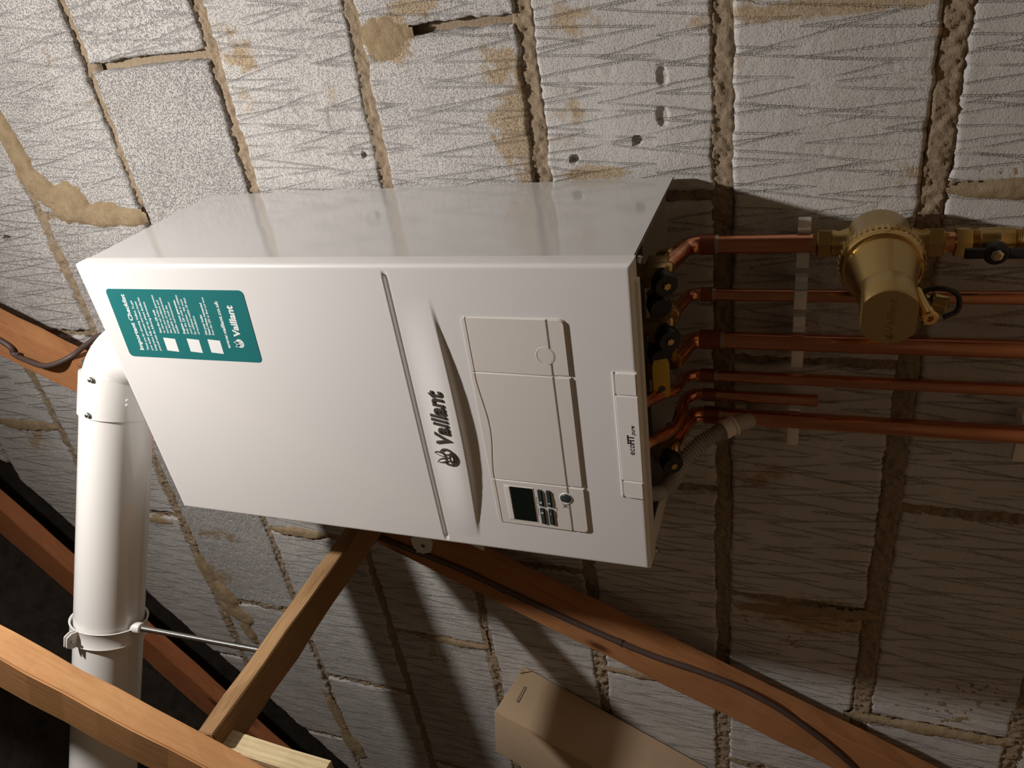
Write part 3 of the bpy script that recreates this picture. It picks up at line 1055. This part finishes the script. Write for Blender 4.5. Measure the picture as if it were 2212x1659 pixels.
def emblem(cx, cz, r, parent, material, y, extr, ink=None, detail='plastic'):
    """hare's head with upright ears in a round ring"""
    def ring(r0, r1, n=40):
        out = []
        for i in range(n):
            a, b = 2 * math.pi * i / n, 2 * math.pi * (i + 1) / n
            if 55 < math.degrees((a + b) / 2) < 150:
                continue
            out.append([(cx + r0 * math.cos(a), cz + r0 * math.sin(a)), (cx + r1 * math.cos(a), cz + r1 * math.sin(a)),
                        (cx + r1 * math.cos(b), cz + r1 * math.sin(b)), (cx + r0 * math.cos(b), cz + r0 * math.sin(b))])
        return out
    def leaf(bx, bz, tx, tz, w):
        dx, dz = tx - bx, tz - bz
        l = math.hypot(dx, dz)
        nx_, nz_ = -dz / l * w, dx / l * w
        pts = []
        for s in (1, -1):
            rng = np.linspace(0, 1, 7) if s == 1 else np.linspace(1, 0, 7)[1:-1]
            for t in rng:
                k = math.sin(math.pi * min(1, t * .85 + .12)) ** .8 * s
                pts.append((bx + dx * t + nx_ * k, bz + dz * t + nz_ * k))
        return pts[::-1]
    P = lambda a, b: (cx + a * r, cz + b * r)
    def oval(a, b, ra, rb, k=17):
        return [P(a + ra * math.cos(t), b + rb * math.sin(t)) for t in np.linspace(0, 2 * math.pi, k)[:-1]]
    ears = [leaf(*P(-.25, .05), *P(-.86, 1.42), r * .24), leaf(*P(.10, .10), *P(.30, 1.52), r * .24)]
    inner = [leaf(*P(-.36, .30), *P(-.78, 1.24), r * .11), leaf(*P(.14, .35), *P(.27, 1.30), r * .11)]
    face = [oval(-.05, -.22, .46, .50), oval(-.40, -.42, .26, .22, 13), oval(.34, -.42, .26, .22, 13)]
    marks = [oval(-.24, -.08, .09, .10, 11), oval(.16, -.08, .09, .10, 11), oval(-.05, -.50, .22, .09, 13)]
    lift = lambda d: (lambda x, z: (y(x, z) if callable(y) else y) - d)
    if ink is None:
        o_ = flat('hare_emblem', ring(r * .82, r) + ears + face, y, material, parent, extr)
        flat('hare_emblem_detail', inner + marks, lift(extr), detail, parent, .0002)
        return o_
    flat('hare_emblem', [oval(0, 0, 1, 1, 33)] + ears, y, material, parent, extr)
    return flat('hare_emblem_ink', inner + marks + [leaf(*P(-.55, -.45), *P(-.50, .25), r * .06), leaf(*P(.5, -.45), *P(.45, .25), r * .06)], lift(extr), ink, parent, .0001)
emblem(-.2405, .2850, .0122, cover, 'letter', cover_y, .0018)

text('badge_lettering', 'eco', -.2165, .0632, .0135, bd, 'print', BDY, .0002, 0.0)
text('badge_lettering', 'FIT', -.2026, .0632, .0112, bd, 'print', BDY, .0002, .035, cap=.0072)
text('badge_lettering', 'pure', -.1908, .0618, .0118, bd, 'print', BDY, .0002, .012, .25)

# ---- sticker
sx0, sx1, sz0, sz1 = -.1265, -.0310, .5080, .7150
stk = poly_prism('checklist_sticker', rrect(sx0, sx1, sz0, sz1, .006, 6), lambda x, z: BYF - .0004 - 0 * z, BYF + .0005, 'teal', boiler, 0)
stk['label'] = 'teal sticker with white lettering'
SA = math.radians(-4.2)
ca, sa = math.cos(SA), math.sin(SA)
for v_ in stk.data.vertices:       # sticker is stuck on slightly askew
    v_.co.z += math.tan(SA) * (v_.co.x - (-.079 + .192)) * .9
SY = BYF - .0004
def line(body, x, z, w, bold=0.0, cap=None):
    text('sticker_text', body, x, z, w, stk, 'paper', SY, .00012, bold, 0, cap, SA)
line('Important Checklist', -.1165, .6905, .0785, .025, .0064)
for i, (b_, w) in enumerate((('Thank you for choosing Vaillant. To get', .0700), ('your boiler guarantee and smart home', .0690),
                             ('integration fully set up, please familiarise', .0745), ('yourself with the following information:', .0690))):
    line(b_, -.1165, .6815 - .0066 * i, w, .012, .0036)
for i, (b_, w, bo) in enumerate((('Scan the QR code', .032, .03), ('to view our boiler guarantee', .0520, .012), ('terms and conditions and', .0450, .012),
                                 ('the full list of requirements', .0490, .012), ('applicable to both the', .0385, .012), ('installer and homeowner', .0435, .012))):
    line(b_, -.0905, .6490 - .0055 * i, w, bo, .0034)
for i, (b_, w, bo) in enumerate((('Register your guarantee', .0455, .03), ('Scan the QR code to validate', .0525, .012), ('your guarantee - this must', .0470, .012),
                                 ('be validated within 30 days', .0490, .012), ('of installation', .0250, .012))):
    line(b_, -.0905, .6120 - .0055 * i, w, bo, .0034)
for i, (b_, w, bo) in enumerate((('Get your boiler', .0280, .03), ('Smart Home connected', .0430, .03), ('Scan the QR to find out how', .0510, .012))):
    line(b_, -.0910, .5785 - .0052 * i, w, bo, .0034)
line('www.vaillant.co.uk', -.1085, .5505, .0640, .025, .0052)
line('Vaillant', -.0925, .5300, .0420, .035, .0098)
for zq in (.642, .605, .573):
    cx, cz, h = -.1068, zq, .0092
    flat('sticker_square', [[(cx + (a * ca - b * sa) * h, cz + (a * sa + b * ca) * h) for a, b in ((-1, -1), (1, -1), (1, 1), (-1, 1))]], SY, 'paper', stk, .00012)
emblem(-.1010, .5345, .0058, stk, 'paper', SY, .00012, 'teal')

# ------------------------------------------------------------------ valves under the boiler
def hexa(mb, p, axis, r, d0, d1):
    a = Vector(axis)
    return mb.lathe(Vector(p) + a * d0, a, [(0, r), (d1 - d0, r)], 6)
def valve(x, y, zt, label=None):
    """brass isolation valve with a round black knob, hanging under the base plate"""
    b = MB()
    b.lathe((x, y, .099), (0, 0, -1), [(0, .0125), (.014, .0125), (.015, .0105), (.030, .0105), (.031, .0135), (.055, .0135), (.058, .011)], 24)
    b.box((x - .013, y - .013, zt - .012), (x + .013, y + .022, zt + .012))
    b.lathe((x, y + .020, zt - .002), (0, 1, -.18), [(0, .0115), (.012, .0115), (.013, .0145), (.026, .0145)], 6)
    o = b.build('isolation_valve', 'brass', boiler, bevel=.0012)
    kn = Vector((-.10, -.86, -.5)).normalized()
    p = Vector((x, y - .012, zt - .006))
    k = MB().lathe(p, kn, [(0, .007), (.004, .007), (.005, .0128), (.008, .0138), (.018, .0138), (.0205, .0125), (.0205, .0055)], 28).build('knob', 'black', o)
    MB().lathe(p + kn * .018, kn, [(0, .0046), (.0045, .0046), (.005, .004)], 6).build('hex_spindle', 'brass', o)
    return o
valve(-.074, -.128, .060)
valve(-.140, -.132, .058)
valve(-.317, -.130, .060)
for x, z in ((-.104, .067), (-.168, .069)):          # capped filling-loop studs, black caps
    st_ = MB().lathe((x, -.118, z), Vector((-.1, -.9, -.42)).normalized(), [(0, .008), (.016, .008)], 20).build('stub', 'brass', boiler)
    MB().lathe((x - .0015, -.134, z - .007), Vector((-.1, -.9, -.42)).normalized(), [(0, .0125), (.003, .0135), (.015, .0135), (.018, .0115)], 28).build('cap', 'black', st_)
# gas cock with yellow lever
gc = MB().lathe((-.206, -.115, .098), (0, 0, -1), [(0, .012), (.020, .012), (.021, .0145), (.040, .0145), (.044, .011)], 24)
gc.lathe((-.206, -.095, .052), (0, 1, -.2), [(0, .0135), (.016, .0135), (.017, .0155), (.030, .0155)], 6)
gcb = gc.build('gas_cock', 'brass', boiler, bevel=.001)
lv = [(-.030, -.008), (-.024, -.0105), (.004, -.0105), (.016, -.0105), (.024, -.008), (.024, .008), (.016, .0105), (-.018, .0105), (-.028, .006)]
kn = Vector((0, -.9, -.42)).normalized()
ux = Vector((1, 0, 0))
uz = ux.cross(kn)
if uz.z < 0:
    uz = -uz
base = Vector((-.196, -.146, .058))
vv = [base + ux * a + uz * b + kn * d for d in (0, .006) for a, b in lv]
nl = len(lv)
MB().add(vv, [tuple(range(nl)), tuple(range(2 * nl - 1, nl - 1, -1))] + [(i, (i + 1) % nl, (i + 1) % nl + nl, i + nl) for i in range(nl)]).build('lever', 'yellow', gcb, bevel=.0012)
MB().lathe(base + ux * -.016 + kn * .006, kn, [(0, .0045), (.0006, .0045), (.0007, .003)], 6).build('lever_screw', 'dark_inside', gcb)

# ------------------------------------------------------------------ pipes
PY = -.045
def pipe(x, r, path, label, loc_z=-.79, fittings=()):
    t = thing('copper_pipe', (x, PY, loc_z), label, 'pipe', 'copper pipes below the boiler')
    MB().tube(path, r, 20).build('tube', 'copper', t)
    for (p0, p1, rr, mt) in fittings:
        MB().tube([p0, p1], rr, 20).build('coupling', mt, t)
    return t
def drop(x, r, xv, yv, zv, zbot=-.79, bend=.020, zel=.036):
    c = Vector((x, PY, zel))
    return [Vector((x, PY, zbot))] + arc(Vector((x, PY, zbot)), c, Vector((xv, yv, zv)), bend, 10)[1:]
S = lambda x, z, r: ((x, PY, z + .003), (x, PY, z - .003), r, 'solder')
CP = lambda x, z0, z1, r: ((x, PY, z0), (x, PY, z1), r, 'copper_dull')
pipe(-.073, .011, drop(-.073, .011, -.074, -.112, .054), 'thick copper pipe carrying the brass filter, rightmost in the row', fittings=[CP(-.073, .022, .004, .0124), S(-.073, .003, .0122)])
pipe(-.138, .0075, drop(-.138, .0075, -.140, -.112, .052, bend=.016), 'thin copper pipe second from the right, passing behind the brass filter', fittings=[CP(-.138, .022, .008, .0088), S(-.138, .007, .0086)])
pipe(-.201, .011, drop(-.201, .011, -.205, -.092, .048, zel=.034), 'thick copper pipe third from the right with a reducing coupling', fittings=[CP(-.201, .024, -.002, .0126), S(-.201, -.003, .0124)])
p4 = pipe(-.254, .0075, [(-.254, PY, -.79), (-.254, PY, .025)] + spline([(-.254, PY, .032), (-.251, -.060, .044), (-.243, -.090, .046), (-.233, -.120, .048), (-.222, -.150, .060), (-.214, -.185, .075), (-.212, -.215, .096)], 6),
          'thin copper pipe fourth from the right, curling forward beneath the boiler', fittings=[CP(-.254, .024, .006, .0088), S(-.254, .005, .0086)])
p5 = thing('copper_pipe', (-.284, PY, -.1205), 'short thin copper pipe with an open cut end beside the clips', 'pipe', 'copper pipes below the boiler')
MB().tube([(-.284, PY, -.1205), (-.284, PY, .022)] + spline([(-.284, PY, .032), (-.284, -.062, .043), (-.284, -.090, .044), (-.283, -.125, .046), (-.276, -.158, .058), (-.270, -.190, .075), (-.268, -.215, .097)], 6), .0075, 20).build('tube', 'copper', p5)
MB().tube([(-.284, PY, .022), (-.284, PY, .004)], .0088, 20).build('coupling', 'copper_dull', p5)
MB().lathe((-.284, PY, -.1200), (0, 0, -1), [(0, .0062), (.0008, .0062)], 20).build('bore', 'dark_inside', p5)
pipe(-.316, .011, drop(-.316, .011, -.317, -.112, .052), 'thick copper pipe furthest left in the row', fittings=[CP(-.316, .020, .000, .0124), S(-.316, -.001, .0122)])

# white pipe clips
def clip(x0, x1, px, label, front=False, dz=0.0):
    t = thing('pipe_clip', ((x0 + x1) / 2, 0, dz - .100), label, 'pipe clip', 'white plastic pipe clips')
    MB().box((x0, -.034, dz - .1005), (x1, -.023, dz - .0865)).build('base', 'clip', t, bevel=.0008)
    MB().box((px - .009, -.024, dz - .0985), (px + .009, .0015, dz - .0885)).build('stem', 'clip', t, bevel=.0008)
    r = .0125 if px in (-.073, -.201, -.316) else .0090
    y1 = PY - (r + .004 if front else -.003)
    for s in (-1, 1):
        MB().box((px + s * r - (.003 if s < 0 else 0), y1, dz - .1005), (px + s * r + (.003 if s > 0 else 0), -.030, dz - .0865)).build('jaw', 'clip', t, bevel=.0006)
    if front:
        MB().box((px - r - .003, PY - r - .005, dz - .1005), (px + r + .003, PY - r - .0015, dz - .0865)).build('strap', 'clip', t, bevel=.0006)
clip(-.108, -.049, -.073, 'white plastic clip behind the pipe just above the brass filter')
clip(-.155, -.119, -.138, 'white plastic clip closed over the second pipe from the right', True)
clip(-.243, -.172, -.201, 'white plastic clip behind the third pipe from the right')
clip(-.363, -.296, -.316, 'white plastic clip behind the leftmost copper pipe')
clip(-.363, -.296, -.316, 'white plastic clip lower down on the leftmost copper pipe, at the picture edge', False, -.261)

# condensate hose
hs = thing('condensate_hose', (-.330, -.008, -.045), 'grey corrugated hose curling from under the boiler to the wall', 'hose')
path = spline([(-.350, -.185, .095), (-.354, -.172, .060), (-.350, -.150, .048), (-.338, -.120, .036), (-.324, -.100, .018), (-.316, -.088, .000), (-.314, -.080, -.010)], 26)
rad = [.0098 + .0011 * (1 if (i // 2) % 2 else -1) * (1 if i > 30 else .0) for i in range(len(path))]
MB().tube(path, rad, 24).build('corrugated_tube', 'grey_hose', hs)
e0, e1 = Vector(path[-3]), Vector(path[-1])
dr = (e1 - e0).normalized()
MB().lathe(e1 - dr * .004, dr, [(0, .0105), (.001, .0128), (.014, .0128), (.015, .0145), (.018, .0145), (.019, .011)], 32).build('cuff', 'clip', hs)
MB().tube(spline([e1 + dr * .010, e1 + dr * .022, (-.318, -.045, -.040), (-.322, .003, -.045)], 6), .0108, 24).build('wall_pipe', 'grey_hose', hs)

# ------------------------------------------------------------------ brass filter on the thick pipe
fx, fz = -.073, -.171
fil = thing('boiler_filter', (fx, PY, -.235), 'large brass in-line filter with a tapered cup on the thick copper pipe', 'filter')
ax = (0, -1, 0)
MB().lathe((fx, -.018, fz), ax, [(0, .012), (.002, .024), (.007, .0310), (.016, .0345), (.072, .0358), (.078, .0375)], 56).build('body', 'brass', fil)
rim = MB()
prof = [(0, .0372), (.002, .0405), (.016, .0412), (.020, .0405), (.0235, .0385), (.024, .0365)]
rim.lathe((fx, -.093, fz), ax, prof, 56)
rim_o = rim.build('lock_ring', 'brass_bright', fil)
for i in range(44):                      # knurls round the lock ring
    t = 2 * math.pi * i / 44
    c_, s_ = math.cos(t), math.sin(t)
    p = Vector((fx + c_ * .0408, -.1025, fz + s_ * .0408))
    kv = [p + Vector((c_ * a - s_ * b, d, s_ * a + c_ * b)) for a in (0, .0013) for b in (-.0014, .0014) for d in (-.006, .006)]
    MB().add(kv, [(0, 1, 3, 2), (4, 6, 7, 5), (0, 4, 5, 1), (2, 3, 7, 6), (0, 2, 6, 4), (1, 5, 7, 3)]).build('knurl', 'brass', rim_o, smooth=False)
MB().lathe((fx, -.114, fz), ax, [(0, .0345), (.003, .0352), (.008, .0348), (.011, .0335), (.072, .0252), (.074, .0245)], 56).build('cup', 'brass', fil)
MB().lathe((fx, -.182, fz), ax, [(0, .0250), (.002, .0280), (.006, .0290), (.044, .0285), (.047, .0268)], 64, up=(0, 0, 1), flats=.0232).build('cap', 'brass', fil)
MB().lathe((fx + .018, -.121, fz + .0295), (.5, -.2, .85), [(0, .0015), (.004, .0012)], 8).build('marker', 'brass_bright', fil)
for zc, s in ((fz + .037, 1), (fz - .037, -1)):
    b = MB()
    b.lathe((fx, PY, zc - s * .006), (0, 0, s), [(0, .017), (.010, .0135), (.016, .0150), (.017, .0150)], 32)
    b.build('neck', 'brass', fil)
    MB().lathe((fx, PY, zc + s * .011), (0, 0, s), [(0, .0155), (.001, .0165), (.014, .0165), (.0155, .015), (.0165, .0125), (.020, .0122)], 6).build('nut', 'brass', fil)
tx = text('cap_lettering', 'Vaillant', 0, 0, .034, fil, 'brass', -.2291, .0002, 0, .0, .0075)
for v_ in tx.data.vertices:
    c_ = v_.co + Vector((fx, PY, -.235))
    v_.co = Vector((fx - .0145 + c_.x, c_.y, fz - .004 + c_.z)) - Vector((fx, PY, -.235))
tx.data.materials[0] = M['brass_dark']
emblem(fx - .0195, fz - .0015, .0036, fil, 'brass_dark', -.2291, .0002, None, 'brass')
# drain cock, strap and cap at the lower side
dd = Vector((-.05, -.98, -.15)).normalized()
dc = MB().lathe((fx - .012, -.150, fz - .030), dd, [(0, .0072), (.040, .0066), (.041, .0078), (.050, .0078), (.0515, .006), (.0515, .003), (.047, .0028)], 28).build('drain_cock', 'brass_bright', fil)
cp_ = Vector((fx - .022, -.150, fz - .046))
dn = Vector((-.15, -.25, -.95)).normalized()
MB().lathe(cp_, dn, [(-.016, .0065), (0, .0065), (.0005, .0100), (.012, .0100), (.013, .0085)], 28).build('drain_cap', 'brass', dc)
MB().tube(spline([cp_ + Vector((.012, .0, .012)), cp_ + Vector((.018, -.004, -.004)), cp_ + Vector((.010, -.002, -.020)), cp_ + Vector((-.006, -.003, -.022)), cp_ + Vector((-.012, -.008, -.010))], 6), .0026, 10).build('strap', 'black', dc)
MB().lathe(cp_ + dn * -.004, dn, [(0, .0105), (.003, .0105)], 28).build('strap_ring', 'black', dc)

# quarter-turn valve below the filter
qv = thing('shutoff_valve', (fx, PY, -.33), 'brass shut-off valve with a black butterfly handle below the filter', 'valve')
MB().lathe((fx, PY, -.2445), (0, 0, -1), [(0, .0122), (.001, .0165), (.014, .0165), (.016, .0155)], 6).build('nut', 'brass', qv)
prof = [(0, .0125)]
for i in range(5):
    prof += [(.001 + i * .0016, .0138), (.0018 + i * .0016, .0128)]
prof += [(.010, .0148), (.024, .0150), (.027, .0162), (.029, .0150), (.040, .0148)]
for i in range(5):
    prof += [(.041 + i * .0016, .0138), (.0418 + i * .0016, .0128)]
prof += [(.050, .0125)]
MB().lathe((fx, PY, -.2585), (0, 0, -1), prof, 36).build('valve_body', 'brass', qv)
MB().lathe((fx, PY, -.3075), (0, 0, -1), [(0, .0155), (.014, .0165), (.016, .0122)], 6).build('nut', 'brass', qv)
hc = Vector((fx, PY - .030, -.2795))
hd = MB().lathe((fx, PY - .012, -.2795), ax, [(0, .006), (.012, .006), (.013, .0115), (.022, .0120), (.024, .0105)], 32)
for s in (-1, 1):
    hd.add([Vector((hc.x + a, hc.y + b, hc.z + s * c)) for c in (.006, .0285) for a, b in ((-.0052, .002), (.0052, .002), (.0052, -.005), (-.0052, -.005))],
           [(0, 1, 2, 3), (7, 6, 5, 4), (0, 4, 5, 1), (1, 5, 6, 2), (2, 6, 7, 3), (3, 7, 4, 0)])
hdo = hd.build('handle', 'black', qv, bevel=.0018)
MB().lathe((fx, PY - .035, -.2795), ax, [(0, .0062), (.003, .0062), (.0035, .005)], 6).build('handle_nut', 'steel', hdo)
MB().lathe((fx, PY - .038, -.2795), ax, [(0, .0035), (.0025, .0033)], 12).build('spindle', 'brass_bright', hdo)

# ------------------------------------------------------------------ cable along the truss timber
cb = thing('electric_cable', (-.62, -.088, .516), 'brown electric cable clipped along the diagonal timber', 'cable')
CY = -.0845
up = [web_pt(-.752, 1.45, CY), web_pt(-.752, 1.2, CY), (-.228, CY, 1.250), (-.253, CY - .002, 1.231), (-.261, CY - .006, 1.206), (-.268, CY - .012, 1.150), (-.258, CY + .005, 1.105),
      (-.248, -.050, 1.090), (-.245, -.022, 1.065), (-.30, -.022, .985), (-.42, -.060, .90), (-.535, CY, .70), (-.580, CY, .590), (-.605, CY, .516),
      (-.639, CY, .418), (-.703, CY, .278), (-.765, CY, .126), (-.789, CY, .036), (-.814, CY, -.036), (-.856, CY, -.108), (-.921, CY, -.181), (-.985, -.080, -.235), (-1.08, -.075, -.33), (-1.2, -.06, -.6), (-1.25, -.06, -.785)]
MB().tube(spline(up, 8), .0050, 14).build('cable_run', 'cable', cb)
for p, d in (((-.2555, CY - .002, 1.222), (-.1, 0, -1)), ((-.668, CY, .355), (-.42, 0, -.9)), ((-.752, CY, .158), (-.4, 0, -.9))):
    MB().lathe(Vector(p) - Vector(d) * .004, d, [(0, .0055), (.008, .0055)], 16).build('cable_clip', 'cable', cb)
    MB().lathe(Vector(p) + Vector((-.008, .004, -.004)), (0, 1, 0), [(-.006, .0028), (0, .0018)], 10).build('clip_nail', 'cable', cb)

# white plastic cable grommet fixed on the timber beside the boiler
gr = thing('cable_grommet', (-.595, -.080, .484), 'white plastic grommet with a hole, on the timber by the boiler edge', 'grommet')
hexp = [(-.588 + .023 * math.cos(t), .486 + .020 * math.sin(t)) for t in np.linspace(.3, 2 * math.pi + .3, 8)[:-1]]
teeth = []
poly_prism('plate', hexp, lambda x, z: -.088, -.0795, 'clip', gr, .001, 1)
MB().lathe((-.590, -.0876, .482), ax, [(0, .0042), (.0012, .0042), (.0012, .0030)], 16).build('hole_rim', 'grey_hose', gr)
MB().lathe((-.590, -.0880, .482), ax, [(0, .0028), (.0009, .0028)], 12).build('hole', 'dark_inside', gr)
for i in range(3):
    MB().box((-.611 + i * .0042, -.0885, .496 - i * .004), (-.607 + i * .0042, -.080, .502 - i * .004)).build('tooth', 'clip', gr)
g2 = MB().add([(-.574, -.080, .395), (-.566, -.080, .375), (-.585, -.080, .372), (-.574, -.086, .395), (-.566, -.086, .375), (-.585, -.086, .372)],
              [(0, 1, 2), (5, 4, 3), (0, 3, 4, 1), (1, 4, 5, 2), (2, 5, 3, 0)]).build('plastic_wedge', 'clip', smooth=False)
tag(g2, 'small white plastic wedge on the timber at the boiler edge, below the grommet', 'wedge')

# ------------------------------------------------------------------ cardboard box
BN = Vector((.868, 0, -.496))
BT = Vector((.496, 0, .868))
def bxp(n_, t_, y):
    return BN * n_ + BT * t_ + Vector((0, y, 0))
box = thing('cardboard_box', bxp(-1.03, -1.49, -.06), 'long brown cardboard box leaning against the block wall', 'box')
n0, n1, y0, y1, t0, t1 = -1.148, -1.030, -.122, -.0045, -1.49, -.143
bb = MB()
cor = [bxp(n_, t_, y) for n_ in (n0, n1) for y in (y0, y1) for t_ in (t0, t1)]
cor[1] = bxp(n0, -.176, y0); cor[3] = bxp(n0, -.186, y1); cor[5] = bxp(n1, -.128, y0); cor[7] = bxp(n1, -.150, y1)
bb.add(cor, [(0, 1, 3, 2), (4, 6, 7, 5), (0, 4, 5, 1), (2, 3, 7, 6), (0, 2, 6, 4), (1, 5, 7, 3)])
bb.build('carton', 'card', box, bevel=.0025)
# scored corner seam, flap edge and hand slot
sm = MB()
rnd = random.Random(5)
p = bxp(n1 + .0006, t0, y0 - .0006)
pts = [bxp(n1 + .0004, t0 + (-.13 - t0) * i / 60, y0 - .0004) + Vector((rnd.uniform(-1, 1) * .0008, rnd.uniform(-1, 1) * .0008, 0)) for i in range(61)]
sm.tube(pts, .0011, 6)
sm.build('scored_edge', 'card_edge', box)
fe = MB().add([bxp(n1 - .001, -.170, y1), bxp(n1 - .001, -.148, y1), bxp(n1 + .003, -.146, y1 - .020), bxp(n1 + .002, -.166, y1 - .003),
               bxp(n1 - .002, -.170, y1), bxp(n1 - .002, -.148, y1), bxp(n1 + .0015, -.1475, y1 - .020), bxp(n1 + .001, -.166, y1 - .003)],
              [(0, 1, 2, 3), (7, 6, 5, 4), (0, 4, 5, 1), (1, 5, 6, 2), (2, 6, 7, 3), (3, 7, 4, 0)]).build('lid_flap', 'card_edge', box, smooth=False)
def slot(name, w, h, d, material):
    c = bxp(n1, -.165, -.062)
    a1 = Vector((0, 1, 0))
    vv = [c + a1 * (s1 * h) + BT * (s2 * w - s1 * h * .12) + BN * dd_ for dd_ in (-.001, d) for s1, s2 in ((-1, -1), (1, -1), (1, 1), (-1, 1))]
    MB().add(vv, [(0, 1, 2, 3), (7, 6, 5, 4), (0, 4, 5, 1), (1, 5, 6, 2), (2, 6, 7, 3), (3, 7, 4, 0)]).build(name, material, box, smooth=False)
slot('slot_cut', .0026, .0185, .0003, 'print')
slot('slot_tab', .0014, .0172, .0005, 'card')
